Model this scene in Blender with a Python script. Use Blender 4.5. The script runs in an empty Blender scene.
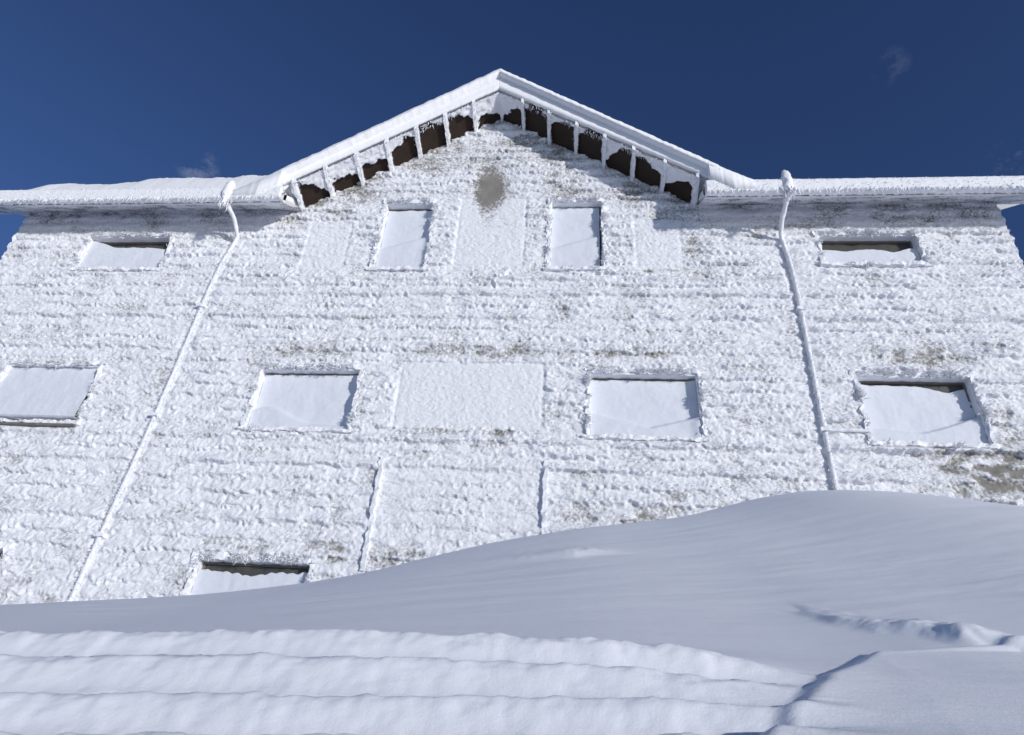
import bpy, math, random
import numpy as np
from mathutils import Matrix, Vector
random.seed(3); rng = np.random.default_rng(7)
S = bpy.context.scene; COL = S.collection
UP = 1.0                                   # everything is built with the eye at z=0, then lifted
# ---------------------------------------------------------------- camera frame
F = 640.0
def nrm(v): return v/np.linalg.norm(v)
u_ = nrm(np.array([78., -1097., F])); r_ = np.array([6342., 121., -F]); r_ = nrm(r_-u_*np.dot(r_, u_)); y_ = np.cross(u_, r_)
R3 = np.stack([r_, y_, u_])                # rows: world axes in camera coords (x right, y down, z forward)
def ray(px, py): return R3 @ np.array([px-512., py-367.5, F])
def at(px, py, Y): d = ray(px, py); return d*(Y/d[1])
# ---------------------------------------------------------------- noise
def pn(x, y, s=0):
    x = np.asarray(x, float); y = np.asarray(y, float); x, y = np.broadcast_arrays(x, y)
    xi = np.floor(x).astype(np.int64); yi = np.floor(y).astype(np.int64); xf = x-xi; yf = y-yi
    def g(ix, iy, dx, dy):
        h = (ix*374761393+iy*668265263+s*144269504) & 0xFFFFFFFF
        h = ((h ^ (h >> 13))*1274126177) & 0xFFFFFFFF; h = h ^ (h >> 16)
        a = h*(2*math.pi/4294967296.0); return np.cos(a)*dx+np.sin(a)*dy
    u = xf**3*(xf*(xf*6-15)+10); v = yf**3*(yf*(yf*6-15)+10)
    a = g(xi, yi, xf, yf); b = g(xi+1, yi, xf-1, yf); c = g(xi, yi+1, xf, yf-1); d = g(xi+1, yi+1, xf-1, yf-1)
    return 1.5*((a+(b-a)*u)+((c+(d-c)*u)-(a+(b-a)*u))*v)
def fbm(x, y, o=4, s=0):
    t = 0; a = 1; n = 0
    for i in range(o): t = t+a*pn(x*2**i, y*2**i, s+i*17); n += a; a *= .5
    return t/n
def ss(a, b, x): t = np.clip((x-a)/(b-a), 0, 1); return t*t*(3-2*t)
def vn(P, f, amp, s=0):                    # vector noise by position
    x, y, z = P[:, 0]*f, P[:, 1]*f, P[:, 2]*f
    return amp*np.stack([fbm(x+.71*z, y*1.1+1.37*z+.3*x, 3, s), fbm(x*1.1-.63*z, y+.93*z-.4*x, 3, s+5), fbm(.8*x+z, .9*y-1.2*z+.5*x, 3, s+9)], 1)
# ---------------------------------------------------------------- mesh helpers
def mesh(name, V, Fc, mat, parent=None, smooth=True, attr=None):
    V = np.asarray(V, np.float32); Fc = np.asarray(Fc, np.int32); k = Fc.shape[1]
    me = bpy.data.meshes.new(name); me.vertices.add(len(V)); me.vertices.foreach_set('co', V.ravel())
    me.loops.add(Fc.size); me.loops.foreach_set('vertex_index', Fc.ravel())
    me.polygons.add(len(Fc)); me.polygons.foreach_set('loop_start', np.arange(len(Fc), dtype=np.int32)*k)
    try: me.polygons.foreach_set('loop_total', np.full(len(Fc), k, np.int32))
    except Exception: pass
    me.polygons.foreach_set('use_smooth', np.full(len(Fc), smooth))
    me.update(calc_edges=True); me.validate()
    if attr is not None and len(me.vertices) == len(V):
        a = me.attributes.new('bare', 'FLOAT', 'POINT'); a.data.foreach_set('value', np.asarray(attr, np.float32))
    me.materials.append(mat); o = bpy.data.objects.new(name, me); COL.objects.link(o)
    if parent: o.parent = parent
    return o
def gridF(nu, nv, flip=False):             # index = i*nv+j
    i, j = np.meshgrid(np.arange(nu-1), np.arange(nv-1), indexing='ij'); a = (i*nv+j).ravel()
    f = np.stack([a, a+nv, a+nv+1, a+1], 1); return f[:, ::-1] if flip else f
def compact(V, Fc, *at_):
    used = np.zeros(len(V), bool); used[Fc.ravel()] = True; m = np.cumsum(used)-1
    return (V[used], m[Fc])+tuple(a[used] for a in at_)
def merge(parts):
    Vs, Fs, n = [], [], 0
    for V, f in parts: Vs.append(V); Fs.append(f+n); n += len(V)
    return np.concatenate(Vs), np.concatenate(Fs)
def rbox(x0, x1, y0, y1, z0, z1, res=.04, amp=.0, f=9., s=0, shear=0.):
    out = []
    def n(a, b): return max(2, int(abs(b-a)/res)+2)
    X = np.linspace(x0, x1, n(x0, x1)); Y = np.linspace(y0, y1, n(y0, y1)); Z = np.linspace(z0, z1, n(z0, z1))
    for (A, B, C, ax, fl) in ((X, Z, y0, 1, 0), (X, Z, y1, 1, 1), (X, Y, z0, 2, 1), (X, Y, z1, 2, 0), (Y, Z, x0, 0, 1), (Y, Z, x1, 0, 0)):
        a, b = np.meshgrid(A, B, indexing='ij'); c = np.full_like(a, C)
        P = {1: (a, c, b), 2: (a, b, c), 0: (c, a, b)}[ax]; P = np.stack([q.ravel() for q in P], 1)
        out.append((P, gridF(len(A), len(B), bool(fl))))
    V, Fc = merge(out)
    if shear: V[:, 2] += (V[:, 0]-(x0+x1)/2)*shear
    if amp: V = V+vn(V, f, amp, s)
    return V, Fc
def loft(px, pz, prof, amp, f, s=0, ph=None):   # profile (y,dz) swept along the facade, dz scaled by ph
    prof = np.array(prof, float); n = len(px); m = len(prof)
    ph = np.ones(n) if ph is None else np.asarray(ph)
    V = np.zeros((n, m, 3)); V[:, :, 0] = np.asarray(px)[:, None]; V[:, :, 1] = prof[None, :, 0]; V[:, :, 2] = np.asarray(pz)[:, None]+prof[None, :, 1]*ph[:, None]
    V = V.reshape(-1, 3)
    i, j = np.meshgrid(np.arange(n-1), np.arange(m), indexing='ij'); i = i.ravel(); j = j.ravel(); k = (j+1) % m
    Fc = np.stack([i*m+j, i*m+k, (i+1)*m+k, (i+1)*m+j], 1)
    if amp: V = V+vn(V, f, amp, s)
    c0 = V[:m].mean(0); c1 = V[-m:].mean(0); b = len(V); V = np.vstack([V, c0, c1]); caps = []
    for j in range(0, m-1, 2): caps.append([b, (j+2) % m, j+1, j]); caps.append([b+1, (n-1)*m+j, (n-1)*m+j+1, (n-1)*m+(j+2) % m])
    return V, np.vstack([Fc, np.array(caps)])
def dense(poly, step):
    P = np.array(poly, float); sg = np.linalg.norm(np.diff(P, axis=0), axis=1); c = np.concatenate([[0], np.cumsum(sg)])
    t = np.linspace(0, c[-1], int(c[-1]/step)); Q = np.stack([np.interp(t, c, P[:, i]) for i in range(3)], 1)
    ker = np.hanning(9); ker /= ker.sum(); Qp = np.pad(Q, ((4, 4), (0, 0)), 'edge')
    R = np.stack([np.convolve(Qp[:, i], ker, 'valid') for i in range(3)], 1); R[0] = P[0]; R[-1] = P[-1]; return R
def tube(path, rad, amp, f, n=12, s=0):
    P = dense(path, .022); T = np.gradient(P, axis=0); T /= np.linalg.norm(T, axis=1)[:, None]
    A = np.cross(T, np.array([0, 1., .013])); A /= np.linalg.norm(A, axis=1)[:, None]; B = np.cross(T, A)
    an = np.linspace(0, 2*math.pi, n, endpoint=False)
    V = (P[:, None]+rad*(np.cos(an)[None, :, None]*A[:, None]+np.sin(an)[None, :, None]*B[:, None])).reshape(-1, 3)
    i, j = np.meshgrid(np.arange(len(P)-1), np.arange(n), indexing='ij'); i = i.ravel(); j = j.ravel(); k = (j+1) % n
    return V+vn(V, f, amp, s)+vn(V, f*3, amp*.6, s+3), np.stack([i*n+j, (i+1)*n+j, (i+1)*n+k, i*n+k], 1)
def blob(c, r, amp, f, s=0, nu=28, nv=24):
    a = np.linspace(0, 2*math.pi, nu+1); b = np.linspace(.02, math.pi-.02, nv); A, B = np.meshgrid(a, b, indexing='ij')
    tp = 1-.5*ss(-.4, 1., np.cos(B))          # tapers towards the bottom
    V = np.stack([c[0]+r[0]*np.cos(A)*np.sin(B)*tp, c[1]+r[1]*np.sin(A)*np.sin(B)*tp, c[2]-r[2]*np.cos(B)], 2).reshape(-1, 3)
    return V+vn(V, f, amp, s)+vn(V, f*2.7, amp*.3, s+7), gridF(nu+1, nv)
def blades(P, D, L, W):
    D = D/np.linalg.norm(D, axis=1)[:, None]; ref = rng.normal(size=D.shape)
    A = np.cross(D, ref); A /= np.linalg.norm(A, axis=1)[:, None]; B = np.cross(D, A); n = len(P); V = np.zeros((n, 4, 3))
    for k in range(3):
        t = k*2*math.pi/3; V[:, k] = P-D*.01+W[:, None]*(math.cos(t)*A+math.sin(t)*.6*B)
    V[:, 3] = P+D*L[:, None]; b = np.arange(n)*4
    Fc = np.concatenate([np.stack([b, b+1, b+3], 1), np.stack([b+1, b+2, b+3], 1), np.stack([b+2, b, b+3], 1)])
    return V.reshape(-1, 3), Fc
# ---------------------------------------------------------------- materials
def newmat(name):
    m = bpy.data.materials.new(name); m.use_nodes = True; nt = m.node_tree; b = nt.nodes['Principled BSDF']; return m, nt, b
def addbump(nt, b, layers):
    tc = nt.nodes.new('ShaderNodeTexCoord'); prev = None
    for sc, st, dist, strength in layers:
        mp = nt.nodes.new('ShaderNodeMapping'); mp.inputs['Scale'].default_value = st
        nz = nt.nodes.new('ShaderNodeTexNoise'); nz.inputs['Scale'].default_value = sc; nz.inputs['Detail'].default_value = 5; nz.inputs['Roughness'].default_value = .6
        bp = nt.nodes.new('ShaderNodeBump'); bp.inputs['Distance'].default_value = dist; bp.inputs['Strength'].default_value = strength
        nt.links.new(tc.outputs['Object'], mp.inputs[0]); nt.links.new(mp.outputs[0], nz.inputs['Vector']); nt.links.new(nz.outputs['Fac'], bp.inputs['Height'])
        if prev: nt.links.new(prev.outputs[0], bp.inputs['Normal'])
        prev = bp
    nt.links.new(prev.outputs[0], b.inputs['Normal']); return tc
def snowmat(name, col, layers, rough=.65):
    m, nt, b = newmat(name); b.inputs['Base Color'].default_value = (*col, 1); b.inputs['Roughness'].default_value = rough
    b.inputs['Specular IOR Level'].default_value = .25; addbump(nt, b, layers); return m
def rimemat(name, bareA, bareB, snow=(.79, .80, .838), nmul=1.7, nsc=27):
    m, nt, b = newmat(name); b.inputs['Roughness'].default_value = .7; b.inputs['Specular IOR Level'].default_value = .25
    tc = addbump(nt, b, [(30, (1, 1, 1.6), .014, .28), (90, (1, 1, 1.3), .007, .45)])
    at_ = nt.nodes.new('ShaderNodeAttribute'); at_.attribute_name = 'bare'
    nz = nt.nodes.new('ShaderNodeTexNoise'); nz.inputs['Scale'].default_value = nsc; nz.inputs['Detail'].default_value = 5; nz.inputs['Roughness'].default_value = .6
    mt = nt.nodes.new('ShaderNodeMath'); mt.operation = 'ADD'; sb = nt.nodes.new('ShaderNodeMath'); sb.operation = 'MULTIPLY_ADD'; sb.inputs[1].default_value = nmul; sb.inputs[2].default_value = -.5*nmul
    cr = nt.nodes.new('ShaderNodeMapRange'); cr.inputs[1].default_value = .38; cr.inputs[2].default_value = .88
    n2 = nt.nodes.new('ShaderNodeTexNoise'); n2.inputs['Scale'].default_value = 5; n2.inputs['Detail'].default_value = 6
    mb = nt.nodes.new('ShaderNodeMix'); mb.data_type = 'RGBA'; mb.inputs[6].default_value = (*bareA, 1); mb.inputs[7].default_value = (*bareB, 1)
    mx = nt.nodes.new('ShaderNodeMix'); mx.data_type = 'RGBA'; mx.inputs[6].default_value = (*snow, 1)
    L = nt.links.new
    L(tc.outputs['Object'], nz.inputs['Vector']); L(tc.outputs['Object'], n2.inputs['Vector']); L(nz.outputs['Fac'], sb.inputs[0]); L(sb.outputs[0], mt.inputs[0]); L(at_.outputs['Fac'], mt.inputs[1])
    L(mt.outputs[0], cr.inputs[0]); L(n2.outputs['Fac'], mb.inputs[0]); L(mb.outputs[2], mx.inputs[7]); L(cr.outputs[0], mx.inputs[0]); L(mx.outputs[2], b.inputs['Base Color'])
    return m
SN = (.86, .865, .89)
M_rime = rimemat('rimed_masonry', (.15, .144, .13), (.31, .293, .265))
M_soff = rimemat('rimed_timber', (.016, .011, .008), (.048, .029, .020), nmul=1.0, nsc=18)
M_grey = rimemat('rimed_grey_boards', (.14, .14, .15), (.24, .24, .26))
M_crust = snowmat('rime_ice', (.82, .83, .865), [(30, (1, 1, 1), .015, .4), (90, (1, 1, 1), .006, .5)])
M_snow = snowmat('packed_snow', SN, [(9, (1, 1, 1), .012, .2), (70, (1, 1, 1), .006, .4)])
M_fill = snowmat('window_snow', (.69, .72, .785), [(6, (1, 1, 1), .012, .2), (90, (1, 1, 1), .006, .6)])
M_ground = snowmat('wind_packed_snow', (.82, .842, .89), [(3, (1.0, 2.6, 1), .015, .12), (30, (.6, 1.8, 1), .005, .22), (200, (1, 1, 1), .0015, .4)])
def plain(name, col, rough=.6):
    m, nt, b = newmat(name); b.inputs['Roughness'].default_value = rough
    tc = nt.nodes.new('ShaderNodeTexCoord'); nz = nt.nodes.new('ShaderNodeTexNoise'); nz.inputs['Scale'].default_value = 14; nz.inputs['Detail'].default_value = 5
    mx = nt.nodes.new('ShaderNodeMix'); mx.data_type = 'RGBA'; mx.inputs[6].default_value = (*[c*.6 for c in col], 1); mx.inputs[7].default_value = (*[min(1, c*1.4) for c in col], 1)
    nt.links.new(tc.outputs['Object'], nz.inputs['Vector']); nt.links.new(nz.outputs['Fac'], mx.inputs[0]); nt.links.new(mx.outputs[2], b.inputs['Base Color']); return m
M_pane = plain('dark_glass', (.07, .068, .06), .35)
M_frame = plain('weathered_frame', (.16, .145, .13))
# ---------------------------------------------------------------- building data (metres; facade plane y=8)
W = 8.0; CX = -1.44; XL, XR = -10.0, 6.6; SL = .668; GA = 10.23
def gl(x): return GA-SL*np.abs(x-CX)           # underside of the gable roof at its front edge
def gt(x): return 10.68-.714*np.abs(x-CX)      # top of its snow
DROP = .15                                     # the soffit boards fall this much towards the wall
# x0,x1,z0,z1, gap(top bare strip), mode
WIN = [(-4.65, -3.15, 3.62, 4.58, .025, 'a'), (.22, 1.70, 3.62, 4.58, .035, 'b'), (3.86, 5.30, 3.62, 4.60, .10, 'c'), (-8.78, -7.26, 3.64, 4.58, .01, 'd'),
       (-8.50, -7.00, 6.50, 7.20, .19, 'e'), (3.80, 5.22, 6.58, 7.14, .25, 'f'), (-3.28, -2.46, 6.50, 7.92, .05, 'g'), (-.42, .41, 6.50, 7.92, .02, 'h'),
       (-4.75, -3.27, .70, 1.76, .12, 'i'), (-8.95, -7.45, .74, 1.76, .14, 'j')]
PAN = [(-2.55, -.42, 3.70, 4.76, .88, .14), (-2.0, -.83, 6.55, 8.05, .80, .06), (-4.56, -3.80, 6.50, 7.50, .66, .0), (.92, 1.68, 6.5, 7.50, .60, .05), (-2.55, -.4, 2.0, 3.2, .25, .0)]
def zone(px, py, rx, rz, a): p = at(px, py, W); return (p[0], p[2], rx, rz, a)
ZON = [zone(1000, 478, .36, .36, .52), zone(965, 468, .5, .28, .44), zone(905, 505, .9, .16, .48), zone(1010, 445, .25, .25, .35), zone(900, 358, .6, .13, .42), zone(640, 356, .75, .13, .50), zone(480, 352, 1.1, .12, .50),
       zone(320, 352, .6, .12, .44), zone(470, 432, .9, .05, .45), zone(655, 272, .4, .05, .7), zone(640, 235, .10, .35, .4), zone(690, 245, .15, .3, .4), zone(540, 150, 1.0, .5, .22),
       zone(440, 165, .7, .4, .24), zone(345, 195, .6, .3, .27), zone(650, 195, .6, .3, .27), zone(560, 185, .5, .4, .22), zone(430, 555, 1.2, .14, .38), zone(600, 515, 1.3, .14, .36), zone(400, 500, .6, .3, .2),
       zone(240, 548, .8, .10, .4), zone(335, 560, .12, .3, .4), zone(80, 215, 1.6, .22, .3), zone(900, 220, 1.6, .18, .25), zone(950, 350, .7, .2, .25), zone(720, 505, .8, .15, .34), zone(20, 600, .8, .3, .2), zone(940, 440, .9, .3, .22)]
SPOT = at(490, 189, W)
LED = [(6.30, -6.1, 3.2, .060), (6.02, -6.1, 3.2, .03), (5.56, -9.9, 6.5, .030), (5.06, -9.9, 6.5, .042), (3.50, -9.9, 3.2, .040), (3.54, 3.2, 6.5, .06), (3.15, -9.9, 6.5, .03), (2.35, -9.9, 6.5, .035)]
PY = 7.938
PIPES = [[(-5.78, 7.33, 7.66), (-5.80, 7.35, 7.42), (-5.74, 7.62, 7.30), (-5.75, 7.89, 7.12), (-5.84, PY, 6.86), (-5.91, PY, 6.5), (-5.95, PY, 6.0), (-6.01, PY, 4.5), (-6.07, PY, 3.4), (-6.24, PY, 1.2), (-6.3, PY, .2)],
         [(3.20, 7.33, 7.70), (3.20, 7.35, 7.42), (3.17, 7.66, 7.26), (3.18, 7.89, 7.08), (3.24, PY, 6.8), (3.27, PY, 6.4), (3.28, PY, 6.0), (3.27, PY, 3.6), (3.26, PY, .5)]]
def pipex(i, z): pp = PIPES[i][4:]; return np.interp(-z, [-q[2] for q in pp], [q[0] for q in pp])
def rect_in(x, z, x0, x1, z0, z1, s): return ss(-s, s, x-x0)*ss(-s, s, x1-x)*ss(-s, s, z-z0)*ss(-s, s, z1-z)
def wallfun(x, z):
    wv = .055*fbm(x*.9, z*1.8, 3, 3)+.030*pn(x*3.6, z*3, 8)+.030*(1-2*np.abs(pn(x*8, z*5, 12)))+.017*pn(x*26, z*11, 13)
    k = (z+wv)/.205; t = k-np.floor(k); course = np.where(t < .34, ss(0, .34, t), (1-(t-.34)/.66)**1.1)
    A = np.clip(.58+1.0*fbm(x*1.0, z*2.3, 3, 21), .04, 1.15)
    x2 = x+.05*pn(x*5, z*5, 40)+.35*z; z2 = z+.03*pn(x*5, z*5, 41)
    b1 = 1-np.abs(pn(x2*2.5, z2*6.8, 31))*2; b2 = 1-np.abs(pn(x2*9, z2*17, 32))*2; b3 = 1-np.abs(pn(x2*26, z2*34, 33))*2
    d = .018+.050*course*A+.018*np.clip(b1, -.3, 1)*(.65+.35*course)+.010*np.clip(b2, -.4, 1)+.006*b3+.018*fbm(x*1.5, z*1.8, 3, 51)
    for (lz, a, b, am) in LED:
        lzv = lz+.018*pn(x*.8, lz*3., 60)+.016*pn(x*7, z*6, 61); d = d+am*np.clip(.8+.9*fbm(x*1.3, z*.2+lz, 2, 62), .15, 1.2)*np.exp(-((z-lzv)/.05)**2)*ss(0, .1, x-a)*ss(0, .1, b-x)
    bare = .32+.55*fbm(x*1.7, z*2.4, 4, 71)-.29*course*A+.20*np.clip(-b2, 0, 1)+.24*np.clip(-b1, 0, 1)
    for (a, b, rx, rz, am) in ZON: bare = bare+am*np.exp(-((x-a)/rx)**2-((z-b)/rz)**2)*(.75+.9*pn(x*5, z*9, 72))
    bare = bare+.28*np.exp(-np.clip(gl(x)-z, 0, 9)/.6)*(np.abs(x-CX) < 3.6)+.12*ss(7.3, 7.7, z)*(np.abs(x-CX) > 3.0)
    xq = x+.02*fbm(x*6, z*6, 3, 84); zq = z+.02*fbm(x*6, z*6, 3, 85)
    for (x0, x1, z0, z1, st, gy) in PAN:
        q = rect_in(xq, zq, x0, x1, z0, z1, .035)*st
        sm = .026+.005*b3+.006*b2+.008*fbm(x*3, z*3, 3, 81)
        d = d*(1-q)+sm*q; bare = bare*(1-q)+q*(gy+.25*pn(x*16, z*16, 87)*(gy > .03)-.12*(gy < .03))
        ed = rect_in(xq, zq, x0, x1, z0, z1, .02)*(1-rect_in(xq, zq, x0+.045, x1-.045, z0+.045, z1-.045, .02)); d = d-.008*ed*st; bare = bare+.15*ed*st*(.5+pn(x*4, z*4, 86))
    sp = ((x-SPOT[0]+.10*fbm(x*5, z*3, 3, 90))/.26)**2+((z-SPOT[2]+.14*fbm(x*7, z*5, 3, 91)+.02)/.64)**2
    bare = bare*(1-.6*np.exp(-sp))+1.2*np.exp(-sp**1.1); d = d*(1-.8*np.exp(-sp*.8))
    bare = np.clip(bare, -.3, 1.25); d = d*(1-.5*ss(.40, .8, bare))
    for i in (0, 1):
        wgt = ss(.14, .04, np.abs(x-pipex(i, z)))*(z < 7.0); d = d*(1-.4*wgt); bare = bare*(1-wgt)
    for (x0, x1, z0, z1, g, m) in WIN:
        dist = np.maximum(np.maximum(x0-x, x-x1), np.maximum(z0-z, z-z1)); d = d*(.30+.70*ss(0., .08, dist)); bare = bare*ss(0, .05, dist)
    return np.maximum(d, .006), bare
def snap(arr, vals):
    arr = arr.copy()
    for v in vals: arr[np.argmin(np.abs(arr-v))] = v
    return arr
# ---------------------------------------------------------------- building
B = bpy.data.objects.new('mountain_house', None); COL.objects.link(B); B.location = (CX, W, -1.5)
B['label'] = 'large gabled mountain house with its whole front crusted in white rime ice'; B['category'] = 'house'
BL = Vector((CX, W, -1.5))
def part(name, VF, mat, parent=B, smooth=True, attr=None, kind=None, label=None):
    V, Fc = VF; V = np.asarray(V, float)-np.array(BL)
    o = mesh(name, V, Fc, mat, None, smooth, attr); o.parent = parent
    if kind: o['kind'] = kind
    if label: o['label'] = label
    return o
xs = snap(np.arange(XL, XR+.001, .0140), [w[0] for w in WIN]+[w[1] for w in WIN]); xs[0] = XL; xs[-1] = XR
zs = np.concatenate([np.array([-1.5, -.8, -.2]), snap(np.arange(.3, 10.35, .0130), [w[2] for w in WIN]+[w[3] for w in WIN])])
X, Z = np.meshgrid(xs, zs, indexing='ij'); D, BR = wallfun(X, Z)
sag = D*.3
V = np.stack([X-.15*D*pn(X*7, Z*7, 99), W-D, Z-sag*(D > .02)], 2).reshape(-1, 3)
Fw = gridF(len(xs), len(zs)); xc = (xs[:-1]+xs[1:])/2; zc = (zs[:-1]+zs[1:])/2; XC, ZC = np.meshgrid(xc, zc, indexing='ij')
keep = ZC < np.maximum(8.0, gl(XC)+.03)
for (x0, x1, z0, z1, g, m) in WIN: keep &= ~((XC > x0) & (XC < x1) & (ZC > z0) & (ZC < z1))
V, Fw, br = compact(V, Fw[keep.ravel()], BR.ravel())
wall = part('wall', (V, Fw), M_rime, attr=br)
def sidewall(x):
    Y = np.arange(W, 18.01, .1); Zz = np.arange(-1.5, 8.01, .1); a, b = np.meshgrid(Y, Zz, indexing='ij'); dn = .05+.05*fbm(a*2, b*4, 4, int(x)+40)
    return np.stack([x+np.sign(x)*dn*ss(0, .3, a-W), a, b], 2).reshape(-1, 3), gridF(len(Y), len(Zz), x < 0)
for x in (XL, XR):
    V, Fc = sidewall(x); part('wall', (V, Fc), M_rime, attr=np.zeros(len(V)))
Vb, Fb = rbox(XL, XR, 17.9, 18.05, -1.5, 8.0, .4); part('wall', (Vb, Fb), M_rime, attr=np.zeros(len(Vb)))
# rime feathers: clustered into tufts along the lower lips of the courses
N = 400000
px = rng.uniform(XL, XR, N); pz = rng.uniform(.5, 10.1, N); d, b = wallfun(px, pz)
tuft = np.clip(.6+1.2*pn(px*6, pz*9, 63), .05, 1)
ok = (pz < np.where(np.abs(px-CX) < 3.05, gl(px)-.15, 7.9)) & (rng.uniform(0, 1, N) < np.clip((d-.030)/.05, .03, 1)*tuft) & (b < .42)
for (x0, x1, z0, z1, g, m) in WIN: ok &= ~((px > x0-.03) & (px < x1+.03) & (pz > z0-.03) & (pz < z1+.03))
for (x0, x1, z0, z1, st, gy) in PAN: ok &= ~((px > x0) & (px < x1) & (pz > z0) & (pz < z1) & (rng.uniform(0, 1, N) < st))
px, pz, d = px[ok], pz[ok], d[ok]; n = len(px); cx = pn(px*3, pz*3, 64); cz = pn(px*3+9, pz*3, 65)
P = np.stack([px, W-d+.004, pz-.3*d], 1); Dr = np.stack([.5+.8*cx+rng.normal(0, .25, n), -np.ones(n), -.35+.7*cz+rng.normal(0, .25, n)], 1)
part('rime_feathers', blades(P, Dr, rng.uniform(.014, .056, n), rng.uniform(.004, .009, n)), M_crust, wall, False, kind='stuff')
# windows
for wi, (x0, x1, z0, z1, gap, mode) in enumerate(WIN):
    y0, y1 = W-.03, W+.16; Rv = []
    for (a, b, c, e) in ((x0-.05, x0, z0-.05, z1+.05), (x1, x1+.05, z0-.05, z1+.05), (x0, x1, z1, z1+.05), (x0, x1, z0-.05, z0)):
        Rv.append(rbox(a, b, y0, y1, c, e, .03))
    V, Fc = merge(Rv); win = part('window', (V+vn(V, 9, .018, wi), Fc), M_crust)
    part('pane', rbox(x0-.02, x1+.02, W+.125, W+.135, z0-.02, z1+.02, 1.), M_pane, win)
    Fr = []; ww = .028
    for (a, b, c, e) in ((x0+.003, x0+ww, z0+.003, z1-.003), (x1-ww, x1-.003, z0+.003, z1-.003), (x0+ww, x1-ww, z1-ww, z1-.003), (x0+ww, x1-ww, z0+.003, z0+ww)):
        Fr.append(rbox(a, b, W+.09, W+.124, c, e, .5))
    part('window_frame', merge(Fr), M_frame, win, False)
    Cs = []
    for (a, b, c, e) in ((x0-.065, x0-.012, z0-.02, z1+.03), (x1+.012, x1+.065, z0-.02, z1+.03), (x0-.09, x1+.09, z1+.012, z1+.08)):
        Cs.append(rbox(a, b, W-.06, W-.002, c, e, .016))
    V, Fc = merge(Cs); part('casing', (V+vn(V, 4.5, .055, wi+30)+vn(V, 19, .024, wi+40), Fc), M_crust, win)
    V, Fc = rbox(x0-.10, x1+.10, W-.085, W+.02, z0-.06, z0-.003, .018); part('sill', (V+vn(V, 5, .045, wi+60)+vn(V, 19, .020, wi+70), Fc), M_crust, win)
    if mode == 'd':
        part('sill_board', rbox(x0-.04, x1+.04, W-.11, W-.02, z0-.098, z0-.064, .5), M_frame, win, False)
    per = 2*(x1-x0+z1-z0); nq = int(per*900); s_ = rng.uniform(0, per, nq); w_, h_ = x1-x0, z1-z0
    cl = 1.2*pn(s_*4.5, s_*0+wi, 44)+.35*(s_ < w_); kp = rng.uniform(0, .5, nq) < cl; s_ = s_[kp]; cl = cl[kp]; nq = len(s_)
    bx = np.where(s_ < w_, x0+s_, np.where(s_ < w_+h_, x1, np.where(s_ < 2*w_+h_, x0+s_-w_-h_, x0))); bz = np.where(s_ < w_, z1, np.where(s_ < w_+h_, z0+s_-w_, np.where(s_ < 2*w_+h_, z0, z0+s_-2*w_-h_)))
    bx = bx+np.where((bx <= x0), -1, np.where(bx >= x1, 1, 0))*.035+rng.normal(0, .022, nq); bz = bz+np.where(s_ < w_, 1.4, np.where((s_ > w_+h_) & (s_ < 2*w_+h_), -1, 0))*.035+rng.normal(0, .022, nq)
    part('frost_fringe', blades(np.stack([bx, W-.055+rng.normal(0, .012, nq), bz], 1), np.stack([rng.normal(.2, .6, nq), -np.abs(rng.normal(.8, .4, nq)), rng.normal(-.25, .6, nq)], 1), rng.uniform(.02, .05, nq)+.05*np.clip(cl, 0, 1), rng.uniform(.005, .012, nq)), M_crust, win, False, kind='stuff')
    # blown-in snow
    fx0 = x0+.004; fx1 = x1-(.035 if mode == 'h' else .004)
    zb = z0+(.06 if mode == 'd' else .002)
    U = np.linspace(fx0, fx1, max(30, int((fx1-fx0)/.018))); T = np.linspace(0, 1, 60); ux, tv = np.meshgrid(U, T, indexing='ij'); q = (ux-x0)/(x1-x0)
    top = z1-gap+.024*fbm(ux*5, ux*0+wi, 3, wi)
    if mode == 'c': top = top-.07*np.exp(-((q-.8)/.12)**2)+.05*(1-q)
    if mode == 'e': top = top+np.clip(.17-q*.5, 0, .2)-.05*(q > .75)*np.clip(q-.75, 0, 1)*4
    if mode == 'f': top = top+.05*pn(ux*3, ux*0, 8)
    if mode in 'ij': top = top+.04*np.abs(pn(ux*7, ux*0+3, 5))-.05*np.exp(-((q-.45)/.2)**2)
    zz = zb+tv*(top-zb)
    prof = .004+.018*tv**2
    if mode == 'a': prof = prof+.065*ss(0, .045, zz-(z0+.06+.34*np.exp(-((q-.2)/.3)**2)*(1-q)))
    elif mode == 'b': prof = prof+.065*ss(0, .045, zz-(z0+.14+.20*np.abs(q-.55)*2))
    elif mode == 'c': prof = prof+.075*ss(0, .035, zz-(z0+.22+.7*np.clip(q-.45, 0, 1)**1.2-.14*q))
    elif mode == 'd': prof = -.10+.11*tv+0*zz
    elif mode in 'gh': prof = prof+.055*ss(0, .06, zz-(z0+.42+.3*q))
    if mode in 'abg': prof = prof-.03*ss(.90, 1.0, q)
    yy = W+prof+.012*fbm(ux*3, zz*3, 3, wi+7)+.003*fbm(ux*20, zz*20, 2, wi+9)
    V = np.stack([ux, yy, zz], 2); lip = V[:, -1:].copy(); lip[:, :, 1] = W+.12; lip[:, :, 2] -= .01; lo = V[:, :1].copy(); lo[:, :, 1] = W+.12; V = np.concatenate([lo, V, lip], 1)
    part('blown_snow', (V.reshape(-1, 3), gridF(len(U), 62)), M_fill, win)
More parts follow.
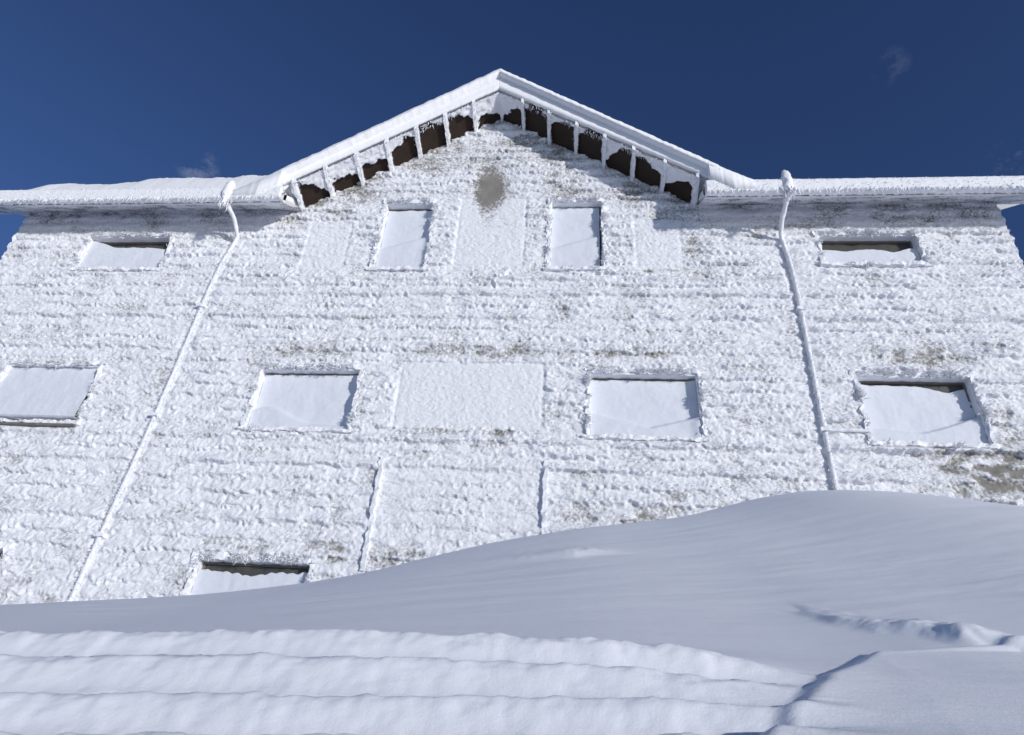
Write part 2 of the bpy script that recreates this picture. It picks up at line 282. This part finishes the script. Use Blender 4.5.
# gable roof, barge, soffit, lookouts
gx = np.concatenate([np.linspace(CX-3.5, CX, 170), np.linspace(CX, CX+3.5, 170)[1:]])
part('gable_roof', loft(gx, gl(gx)+.012, [(7.46, 0.), (11.6, 0.), (11.6, .8), (7.46, .8)], 0, 1, 0, gt(gx)-gl(gx)-.06), M_grey)
barge = [(7.40, 0.), (7.455, 0.), (7.455, .70), (7.40, .70), (7.397, .4), (7.397, .2)]
for sgn in (-1, 1):
    g = np.linspace(CX, CX+sgn*3.75, 260); part('bargeboard', loft(g, gl(g)-.01, barge, .008, 8, 3+sgn, gt(g)-gl(g)), M_snow)
    g = np.linspace(CX+sgn*3.50, CX+sgn*(4.16 if sgn > 0 else 4.30), 80)      # foot of the gable edge merging into the side gutter
    hb = np.clip(gt(g)-.02-7.50, .05, .42)
    part('roof_snow', loft(g, gt(g)-.02, [(7.281, -1.), (7.41, -1.), (7.47, -.2), (7.42, -.02), (7.33, -.03), (7.286, -.12)], .010, 8, 60+sgn, hb), M_snow)
cap = [(7.285, -.13), (7.46, -.14), (9, -.2), (11.4, -.2), (11.4, 0), (9, 0), (7.50, 0), (7.40, -.006), (7.32, -.012), (7.29, -.03), (7.283, -.10)]
gx2 = np.linspace(CX-3.66, CX+3.66, 520); part('roof_snow', loft(gx2, gt(gx2)-.02, cap, .014, 7, 9), M_snow)
LK = [CX+s*.483*(i+1)-s*.04 for s in (-1, 1) for i in range(7)]
sx = np.arange(CX-3.40, CX+3.401, .014); sy = np.arange(7.44, 8.03, .013); a, b = np.meshgrid(sx, sy, indexing='ij'); v = (b-7.44)/.58
dl = np.min(np.abs(a[..., None]-np.array(LK)), 2); hv = np.abs(a-CX); cell = np.floor((hv+.04)/.483)
sde = np.sign(a-CX); off = ((hv+.04)/.483-cell)           # 0 on the upslope side of each bay
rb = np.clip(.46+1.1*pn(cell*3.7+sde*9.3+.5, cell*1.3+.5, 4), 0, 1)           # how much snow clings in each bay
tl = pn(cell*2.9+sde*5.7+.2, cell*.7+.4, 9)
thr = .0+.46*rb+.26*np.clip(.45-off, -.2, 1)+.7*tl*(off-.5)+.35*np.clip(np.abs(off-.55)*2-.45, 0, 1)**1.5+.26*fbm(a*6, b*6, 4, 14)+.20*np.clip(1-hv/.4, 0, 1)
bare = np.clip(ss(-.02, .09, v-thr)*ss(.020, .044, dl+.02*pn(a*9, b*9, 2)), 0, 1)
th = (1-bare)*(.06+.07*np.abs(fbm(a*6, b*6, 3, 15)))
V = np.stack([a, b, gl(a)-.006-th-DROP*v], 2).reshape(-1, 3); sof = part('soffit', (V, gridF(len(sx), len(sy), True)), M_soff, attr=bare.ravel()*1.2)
nq = 900; q = rng.uniform(CX-3.35, CX+3.35, nq)
part('frost_fringe', blades(np.stack([q, rng.uniform(7.44, 7.56, nq), gl(q)-.05], 1), np.stack([rng.normal(0, .3, nq), rng.normal(.1, .3, nq), -np.ones(nq)], 1), rng.uniform(.02, .08, nq), rng.uniform(.006, .013, nq)), M_crust, sof, False, kind='stuff')
for i, lx in enumerate(LK):
    s = -SL if lx > CX else SL; z = float(gl(lx)); end = 7.80 if i % 7 == 6 else 8.0
    V, Fc = rbox(lx-.026, lx+.026, 7.41, end, z-.105, z-.01, .018, shear=s); V[:, 2] -= DROP*np.clip((V[:, 1]-7.44)/.58, 0, 1)
    lo = part('lookout', (V+vn(V, 7, .024, 100+i)+vn(V, 25, .012, 130+i), Fc), M_crust)
    nq = 40; q = rng.uniform(7.42, end-.02, nq)
    part('frost_fringe', blades(np.stack([lx+rng.normal(0, .020, nq), q, z-.09-DROP*(q-7.44)/.58], 1), np.stack([rng.normal(0, .4, nq), rng.normal(-.3, .3, nq), -np.ones(nq)], 1), rng.uniform(.02, .07, nq), rng.uniform(.006, .012, nq)), M_crust, lo, False, kind='stuff')
# eaves
for (a0, a1, th, sd) in ((-10.65, CX-3.42, .50, 1), (CX+3.42, 7.25, .20, 2)):
    ex = np.arange(a0, a1+.01, .022); z0 = np.zeros(len(ex))
    ey = np.arange(7.42, 8.06, .025); A_, B_ = np.meshgrid(ex, ey, indexing='ij'); bb = np.clip(.52+.6*fbm(A_*3, B_*5, 3, 5+sd), 0, 1)
    V = np.stack([A_, B_, 7.47+(B_-7.42)*.63-.02*(1-bb)], 2).reshape(-1, 3); part('soffit', (V, gridF(len(ex), len(ey), True)), M_grey, attr=bb.ravel())
    gut = [(7.43, 7.475), (7.40, 7.465), (7.31, 7.465), (7.298, 7.472), (7.293, 7.52), (7.291, 7.66), (7.294, 7.69), (7.31, 7.695), (7.43, 7.70)]
    V, Fc = loft(ex, z0, gut, .006, 10, 20+sd); bot = V[:, 2] < 7.49; V[bot, 2] -= .03*np.clip(pn(V[bot, 0]*17, V[bot, 1]*2, 3)+.1, 0, 1)
    go = part('gutter', (V, Fc), M_snow)
    nI = int((a1-a0)*75); ix = rng.uniform(a0+.02, a1-.02, nI)
    part('icicle_fringe', blades(np.stack([ix, rng.uniform(7.28, 7.33, nI), np.full(nI, 7.47)], 1), np.stack([rng.normal(0, .12, nI), rng.normal(-.05, .12, nI), -np.ones(nI)], 1), rng.uniform(.03, .10, nI)+.06*np.clip(pn(ix*3, ix*0, 77), 0, 1), rng.uniform(.006, .014, nI)), M_crust, go, False, kind='stuff')
    nI = int((a1-a0)*90); ix = rng.uniform(a0+.02, a1-.02, nI)
    part('frost_fringe', blades(np.stack([ix, np.full(nI, 7.29), rng.uniform(7.48, 7.70, nI)], 1), np.stack([rng.normal(.2, .5, nI), -np.ones(nI), rng.normal(-.3, .4, nI)], 1), rng.uniform(.01, .035, nI), rng.uniform(.005, .011, nI)), M_crust, go, False, kind='stuff')
    sy = np.concatenate([np.arange(7.38, 8.1, .03), [8.2, 8.5, 9.2, 10.2, 11.4, 12.9]]); sv = ss(-.55, 1., (sy-7.38)/.5)-ss(-.55, 1., 0.); sv = sv/sv.max()
    A_, Yb = np.meshgrid(ex, sy, indexing='ij'); hh = th*(1+.30*fbm(A_*.6, Yb*.6, 2, 30+sd)+.12*fbm(A_*2.4, Yb*2.4, 4, 33+sd)+.04*fbm(A_*14, Yb*14, 3, 36+sd))
    if sd == 1: hh = hh*(.32+.60*ss(a0+.3, a0+1.2, A_)+.25*ss(a0+2, a1-.5, A_))
    Zb = 7.69+SL*np.clip(Yb-7.40, 0, 99)+hh*sv[None, :]
    rf = part('roof', rbox(a0, a1, 7.44, 7.5, 7.5, 7.68, .5), M_grey)
    rv = np.array([(x, y, 7.53+SL*(y-7.44)+q) for x in (a0, a1) for y in (7.44, 13.) for q in (0, .12)]); rfF = np.array([(0, 2, 3, 1), (4, 5, 7, 6), (0, 1, 5, 4), (2, 6, 7, 3), (1, 3, 7, 5), (0, 4, 6, 2)])
    part('roof_deck', (rv, rfF), M_grey, rf)
    part('roof_snow', (np.stack([A_, Yb, Zb], 2).reshape(-1, 3), gridF(len(ex), len(sy))), M_snow, rf)
rv = np.array([(x, y, 11.25-SL*(y-13.)+q) for x in (-10.65, 7.25) for y in (13., 18.6) for q in (0, .45)]); part('roof', (rv, rfF), M_snow)
# downpipes
for nm, p in enumerate(PIPES):
    V, Fc = tube(p, .034, .012, 11, 12, 50+nm); pipe = part('downpipe', (V, Fc), M_crust)
    c = p[0]; part('pipe_head', blob((c[0], c[1]-.02, c[2]-.10), (.10 if nm == 0 else .085, .08, .30), .035, 6, 70+nm), M_snow, pipe)
    nq = 60; part('pipe_icicles', blades(np.stack([c[0]+rng.normal(0, .05, nq), c[1]-.03+rng.normal(0, .03, nq), c[2]-.22+rng.normal(0, .07, nq)], 1), np.stack([rng.normal(0, .15, nq), rng.normal(-.1, .15, nq), -np.ones(nq)], 1), rng.uniform(.08, .22, nq), rng.uniform(.009, .018, nq)), M_crust, pipe, False, kind='stuff')
    for bz in (5.7, 3.76, 2.0):
        bx = float(pipex(nm, bz)); part('pipe_bracket', rbox(bx-.06, bx+.06, 7.88, 7.99, bz-.025, bz+.025, .02, .02, 14, 80), M_crust, pipe)
    if nm == 1: part('branch_pipe', tube([(3.27, 7.925, 3.76), (3.5, 7.92, 3.765), (3.82, 7.92, 3.76)], .026, .012, 11, 10, 58), M_crust, pipe)
    nq = 3000; q = rng.uniform(.5, 6.9, nq); bx = pipex(nm, q)+rng.normal(0, .026, nq)
    part('pipe_rime', blades(np.stack([bx, 7.92+rng.normal(0, .008, nq), q], 1), np.stack([rng.normal(.3, .7, nq), -np.ones(nq), rng.normal(-.2, .5, nq)], 1), rng.uniform(.012, .032, nq), rng.uniform(.005, .011, nq)), M_crust, pipe, False, kind='stuff')
for tx in (-2.58, -.36): part('trim_strip', rbox(tx-.026, tx+.026, 7.915, 7.985, 1.7, 3.22, .02, .035, 8, int(tx*9)+90), M_crust)
# ---------------------------------------------------------------- ground
cr = [(0, 626), (200, 620), (310, 603), (400, 583), (480, 553), (560, 534), (680, 519), (740, 503), (780, 492), (830, 490), (880, 496), (940, 508), (1024, 518)]
crest = np.array([at(a, b, 6.3) for a, b in cr]); cX, cZ = crest[:, 0], crest[:, 2]
def rowpix(Y, pts): q = np.array([at(a, b, Y) for a, b in pts]); return (Y, q[:, 0], q[:, 2])
K = lambda Y, z: (Y, np.array([0., 1.]), np.array([z, z]))
rows = [K(-200, -20.), K(-30, -3.), K(-4, -1.0), K(0.1, -.85), K(.55, -.30), rowpix(.8, [(0, 800), (512, 800), (1024, 790)]),
        rowpix(1.0, [(0, 736), (512, 736), (1024, 736)]), rowpix(1.1, [(0, 684), (350, 684), (600, 690), (740, 698), (860, 706), (1000, 710)]),
        rowpix(1.2, [(0, 645), (350, 643), (600, 652), (740, 668), (860, 688), (1000, 692)]), rowpix(1.5, [(0, 638), (300, 635), (600, 638), (740, 649), (860, 657), (1000, 655)]),
        (6.3, cX, cZ), (8.0, cX, cZ-.12), (12, cX, cZ*.5-.3), K(30, -.6), K(260, -16)]
ry = np.array([r[0] for r in rows])
def ground(xs, ys):
    Zr = np.stack([sum(np.interp(xs+o*min(1, r[0]/4 if r[0] > 0 else 1), r[1], r[2]) for o in (-.3, -.2, -.1, 0, .1, .2, .3))/7 for r in rows])
    m = np.gradient(Zr, ry, axis=0)
    sl = np.diff(Zr, axis=0)/np.diff(ry)[:, None]
    for i in range(1, len(ry)-1): m[i] = np.where(sl[i-1]*sl[i] <= 0, 0, np.sign(sl[i])*np.minimum(np.abs(m[i]), 2*np.minimum(np.abs(sl[i-1]), np.abs(sl[i]))))
    i9 = int(np.argmin(np.abs(ry-1.5))); m[i9] = sl[i9]*.95; m[i9+1] = sl[i9]*.65
    k = np.clip(np.searchsorted(ry, ys)-1, 0, len(ry)-2); h = (ry[k+1]-ry[k]); t = ((ys-ry[k])/h)[:, None]; h = h[:, None]
    return ((2*t**3-3*t**2+1)*Zr[k]+(t**3-2*t**2+t)*h*m[k]+(-2*t**3+3*t**2)*Zr[k+1]+(t**3-t**2)*h*m[k+1]).T
gxs = np.concatenate([[-260, -160, -100, -60, -40, -28, -20, -16, -13, -11], np.arange(-9.6, -2.4, .05), np.arange(-2.4, -1.5, .015), np.arange(-1.5, 1.5, .0062), np.arange(1.5, 2.6, .012), np.arange(2.6, 6.8, .03), [7.5, 9, 12, 16, 22, 30, 45, 70, 110, 170, 260]])
gys = np.concatenate([[-200, -140, -90, -60, -40, -28, -18, -12, -8, -5, -3, -2, -1.6], np.arange(-1.4, .5, .12), np.arange(.55, .85, .012), np.arange(.86, 1.8, .0026), np.arange(1.81, 2.9, .01), np.arange(2.91, 8.2, .025), [8.6, 9.5, 11, 14, 18, 24, 32, 45, 70, 110, 170, 260]])
G = ground(gxs, gys); X, Y = np.meshgrid(gxs, gys, indexing='ij')
near = ss(.5, .9, Y)*ss(8.1, 7.2, Y)*ss(-11, -9, X)*ss(9, 7, X)
plane = ss(1.5, 2.3, Y)*ss(7.4, 6.6, Y)
G = G+near*(.0010*fbm(X*5, Y*9, 4, 2)+plane*(.02*fbm(X*.6, Y*.5, 2, 1)+.006*fbm(X*.9+Y*.6, Y*5-X*2.1, 4, 22)))
# long wind ridges, lower left
Yw = np.maximum(Y, .4)+.011*fbm(X*1.2, Y*.75, 2, 6)+.004*np.abs(pn(X*10, Y*4, 7))+.004*fbm(X*24, Y*18, 3, 8)+.006*X
ph = (Yw-1.253)/.083; t = ph-np.floor(ph); rip = np.where(t < .58, .15*(t/.58)+.85*ss(0, .58, t), 1-ss(.58, 1.0, t))
E = ss(.86, .95, Y)*ss(1.272, 1.24, Yw)*ss(.46, .14, X+.08*fbm(X*3.5, Y*3.5, 3, 77))
G = G+E*(.034*(rip-.42)*(.8+.5*pn(X*1.6, np.floor(ph)*3.3, 11))+.006*fbm(X*12, Y*24, 3, 12)*(.3+rip)+.0045*fbm(X*38, Y*58, 4, 13)*ss(.4, 1.0, rip)*(.35+.65*ss(1.08, 1.22, Yw))+.0013*fbm(X*45, Y*60, 3, 17))
def ledge(pts, Yv, am, wd, cr=.3):
    best = np.zeros_like(G); n = len(pts)-1
    for i, ((a, b), (c, d), ya, yb) in enumerate(zip(pts[:-1], pts[1:], Yv[:-1], Yv[1:])):
        p = at(a, b, ya)[:2]; q = at(c, d, yb)[:2]; e = q-p; L2 = e@e; tt = np.clip(((X-p[0])*e[0]+(Y-p[1])*e[1])/L2, 0, 1)
        sd = ((X-p[0])*-e[1]+(Y-p[1])*e[0])/math.sqrt(L2)+.006*fbm(X*12, Y*12, 4, 15); ds = np.hypot(X-p[0]-tt*e[0], Y-p[1]-tt*e[1])
        w = wd*(1.0+2.6*ss(-.01, .045, sd)); best = np.maximum(best, am*(.25+.75*((i+tt)/n)**1.1)*np.exp(-(ds/w)**2)*(1+cr*fbm(X*14, Y*14, 4, 14)))
    return best
G = G+ledge([(812, 618), (845, 632), (885, 642), (930, 650), (972, 661)], [1.95, 1.82, 1.74, 1.69, 1.62], .036, .032, .45)
G = G+ledge([(480, 556), (570, 560)], [3.3, 3.25], .03, .07)
# wind-cut slab of snow close by on the right: a crisp lip with a small drop behind it
e1 = np.array(at(877, 652, 1.48)[:2]); e0 = np.array(at(770, 735, .95)[:2]); e2 = np.array(at(1024, 690, 1.56)[:2])
def behind(p, q):
    d_ = (q-p)/np.linalg.norm(q-p); return (X-p[0])*-d_[1]+(Y-p[1])*d_[0]
wob = .008*fbm(X*5, Y*5, 3, 24)
db = np.maximum(behind(e0, e1), behind(e1, e2))+wob; ins = np.maximum(-db, 0)
rdir = (np.array(at(970, 735, .98)[:2])-e1); rdir /= np.linalg.norm(rdir)
rr = (X-e1[0])*-rdir[1]+(Y-e1[1])*rdir[0]+.006*fbm(X*16, Y*16, 3, 23)   # > 0 to the right of the ridge
lift = .016*np.exp(-ins/.22)*ss(.030, -.012, db)-.05*np.maximum(rr, 0)*ss(.01, -.02, db)*np.exp(-ins/.5)
win_ = ss(.10, .24, X)*ss(2.2, 1.6, X)*ss(.72, .86, Y)*ss(2.2, 1.9, Y); G = G+win_*lift
gr = mesh('ground', np.stack([X, Y, G], 2).reshape(-1, 3), gridF(len(gxs), len(gys)), M_ground); gr['kind'] = 'structure'
gr['label'] = 'smooth wind-blown snow drift rising up against the iced house'
# ---------------------------------------------------------------- light, sky, camera
el, az = math.radians(9), math.radians(48)
sd = Vector((math.cos(el)*math.sin(az), -math.cos(el)*math.cos(az), math.sin(el)))
sun = bpy.data.lights.new('sun', 'SUN'); sun.energy = 3.2; sun.angle = math.radians(1.5); sun.color = (1, .965, .92)
so = bpy.data.objects.new('sun', sun); COL.objects.link(so); so.rotation_euler = sd.to_track_quat('Z', 'Y').to_euler(); so.location = sd*40
w = bpy.data.worlds.new('World'); S.world = w; w.use_nodes = True; nt = w.node_tree; bg = nt.nodes['Background']; bg.inputs[1].default_value = .11
sk = nt.nodes.new('ShaderNodeTexSky'); sk.sky_type = 'NISHITA'; sk.sun_disc = False; sk.sun_elevation = el; sk.sun_rotation = math.atan2(sd.x, sd.y); sk.altitude = 2500; sk.air_density = 1.; sk.dust_density = .1; sk.ozone_density = 3
L = nt.links.new
hs = nt.nodes.new('ShaderNodeHueSaturation'); hs.inputs['Hue'].default_value = .515; hs.inputs['Saturation'].default_value = 1.07; L(sk.outputs[0], hs.inputs['Color'])
tc = nt.nodes.new('ShaderNodeTexCoord'); mp = nt.nodes.new('ShaderNodeMapping'); mp.inputs['Scale'].default_value = (14, 14, 30); mp.inputs['Rotation'].default_value = (.3, .5, .2); nz = nt.nodes.new('ShaderNodeTexNoise'); nz.inputs['Scale'].default_value = 1.9; nz.inputs['Detail'].default_value = 8; nz.inputs['Roughness'].default_value = .68
L(tc.outputs['Generated'], mp.inputs[0]); L(mp.outputs[0], nz.inputs['Vector'])
acc = None
for (px, py, wd, st) in ((198, 168, 1.8, .3), (891, 66, 1.5, .10), (1018, 160, 2.0, .16)):
    dv = nrm(ray(px, py)); vm = nt.nodes.new('ShaderNodeVectorMath'); vm.operation = 'DOT_PRODUCT'; vm.inputs[1].default_value = tuple(dv); L(tc.outputs['Generated'], vm.inputs[0])
    mr = nt.nodes.new('ShaderNodeMapRange'); mr.interpolation_type = 'SMOOTHSTEP'; mr.inputs[1].default_value = math.cos(math.radians(wd)); mr.inputs[2].default_value = 1.; mr.inputs[4].default_value = st; L(vm.outputs['Value'], mr.inputs[0])
    if acc is None: acc = mr.outputs[0]
    else:
        ad = nt.nodes.new('ShaderNodeMath'); ad.operation = 'ADD'; L(acc, ad.inputs[0]); L(mr.outputs[0], ad.inputs[1]); acc = ad.outputs[0]
m2 = nt.nodes.new('ShaderNodeMapRange'); m2.inputs[1].default_value = .50; m2.inputs[2].default_value = .80; L(nz.outputs['Fac'], m2.inputs[0])
mu = nt.nodes.new('ShaderNodeMath'); mu.operation = 'MULTIPLY'; L(acc, mu.inputs[0]); L(m2.outputs[0], mu.inputs[1])
mx = nt.nodes.new('ShaderNodeMix'); mx.data_type = 'RGBA'; mx.inputs[7].default_value = (6, 6.4, 7, 1); L(mu.outputs[0], mx.inputs[0]); L(hs.outputs[0], mx.inputs[6]); L(mx.outputs[2], bg.inputs[0])
cam = bpy.data.cameras.new('camera'); cam.sensor_width = 36; cam.lens = F/1024*36; cam.clip_end = 2000; cam.clip_start = .05
co = bpy.data.objects.new('camera', cam); COL.objects.link(co)
rt, dn, fw = R3[:, 0], R3[:, 1], R3[:, 2]
co.matrix_world = Matrix(((rt[0], -dn[0], -fw[0], 0), (rt[1], -dn[1], -fw[1], 0), (rt[2], -dn[2], -fw[2], UP), (0, 0, 0, 1)))
S.camera = co
B.location.z += UP; gr.location.z += UP
S.view_settings.view_transform = 'Standard'; S.view_settings.look = 'None'; S.view_settings.exposure = 0
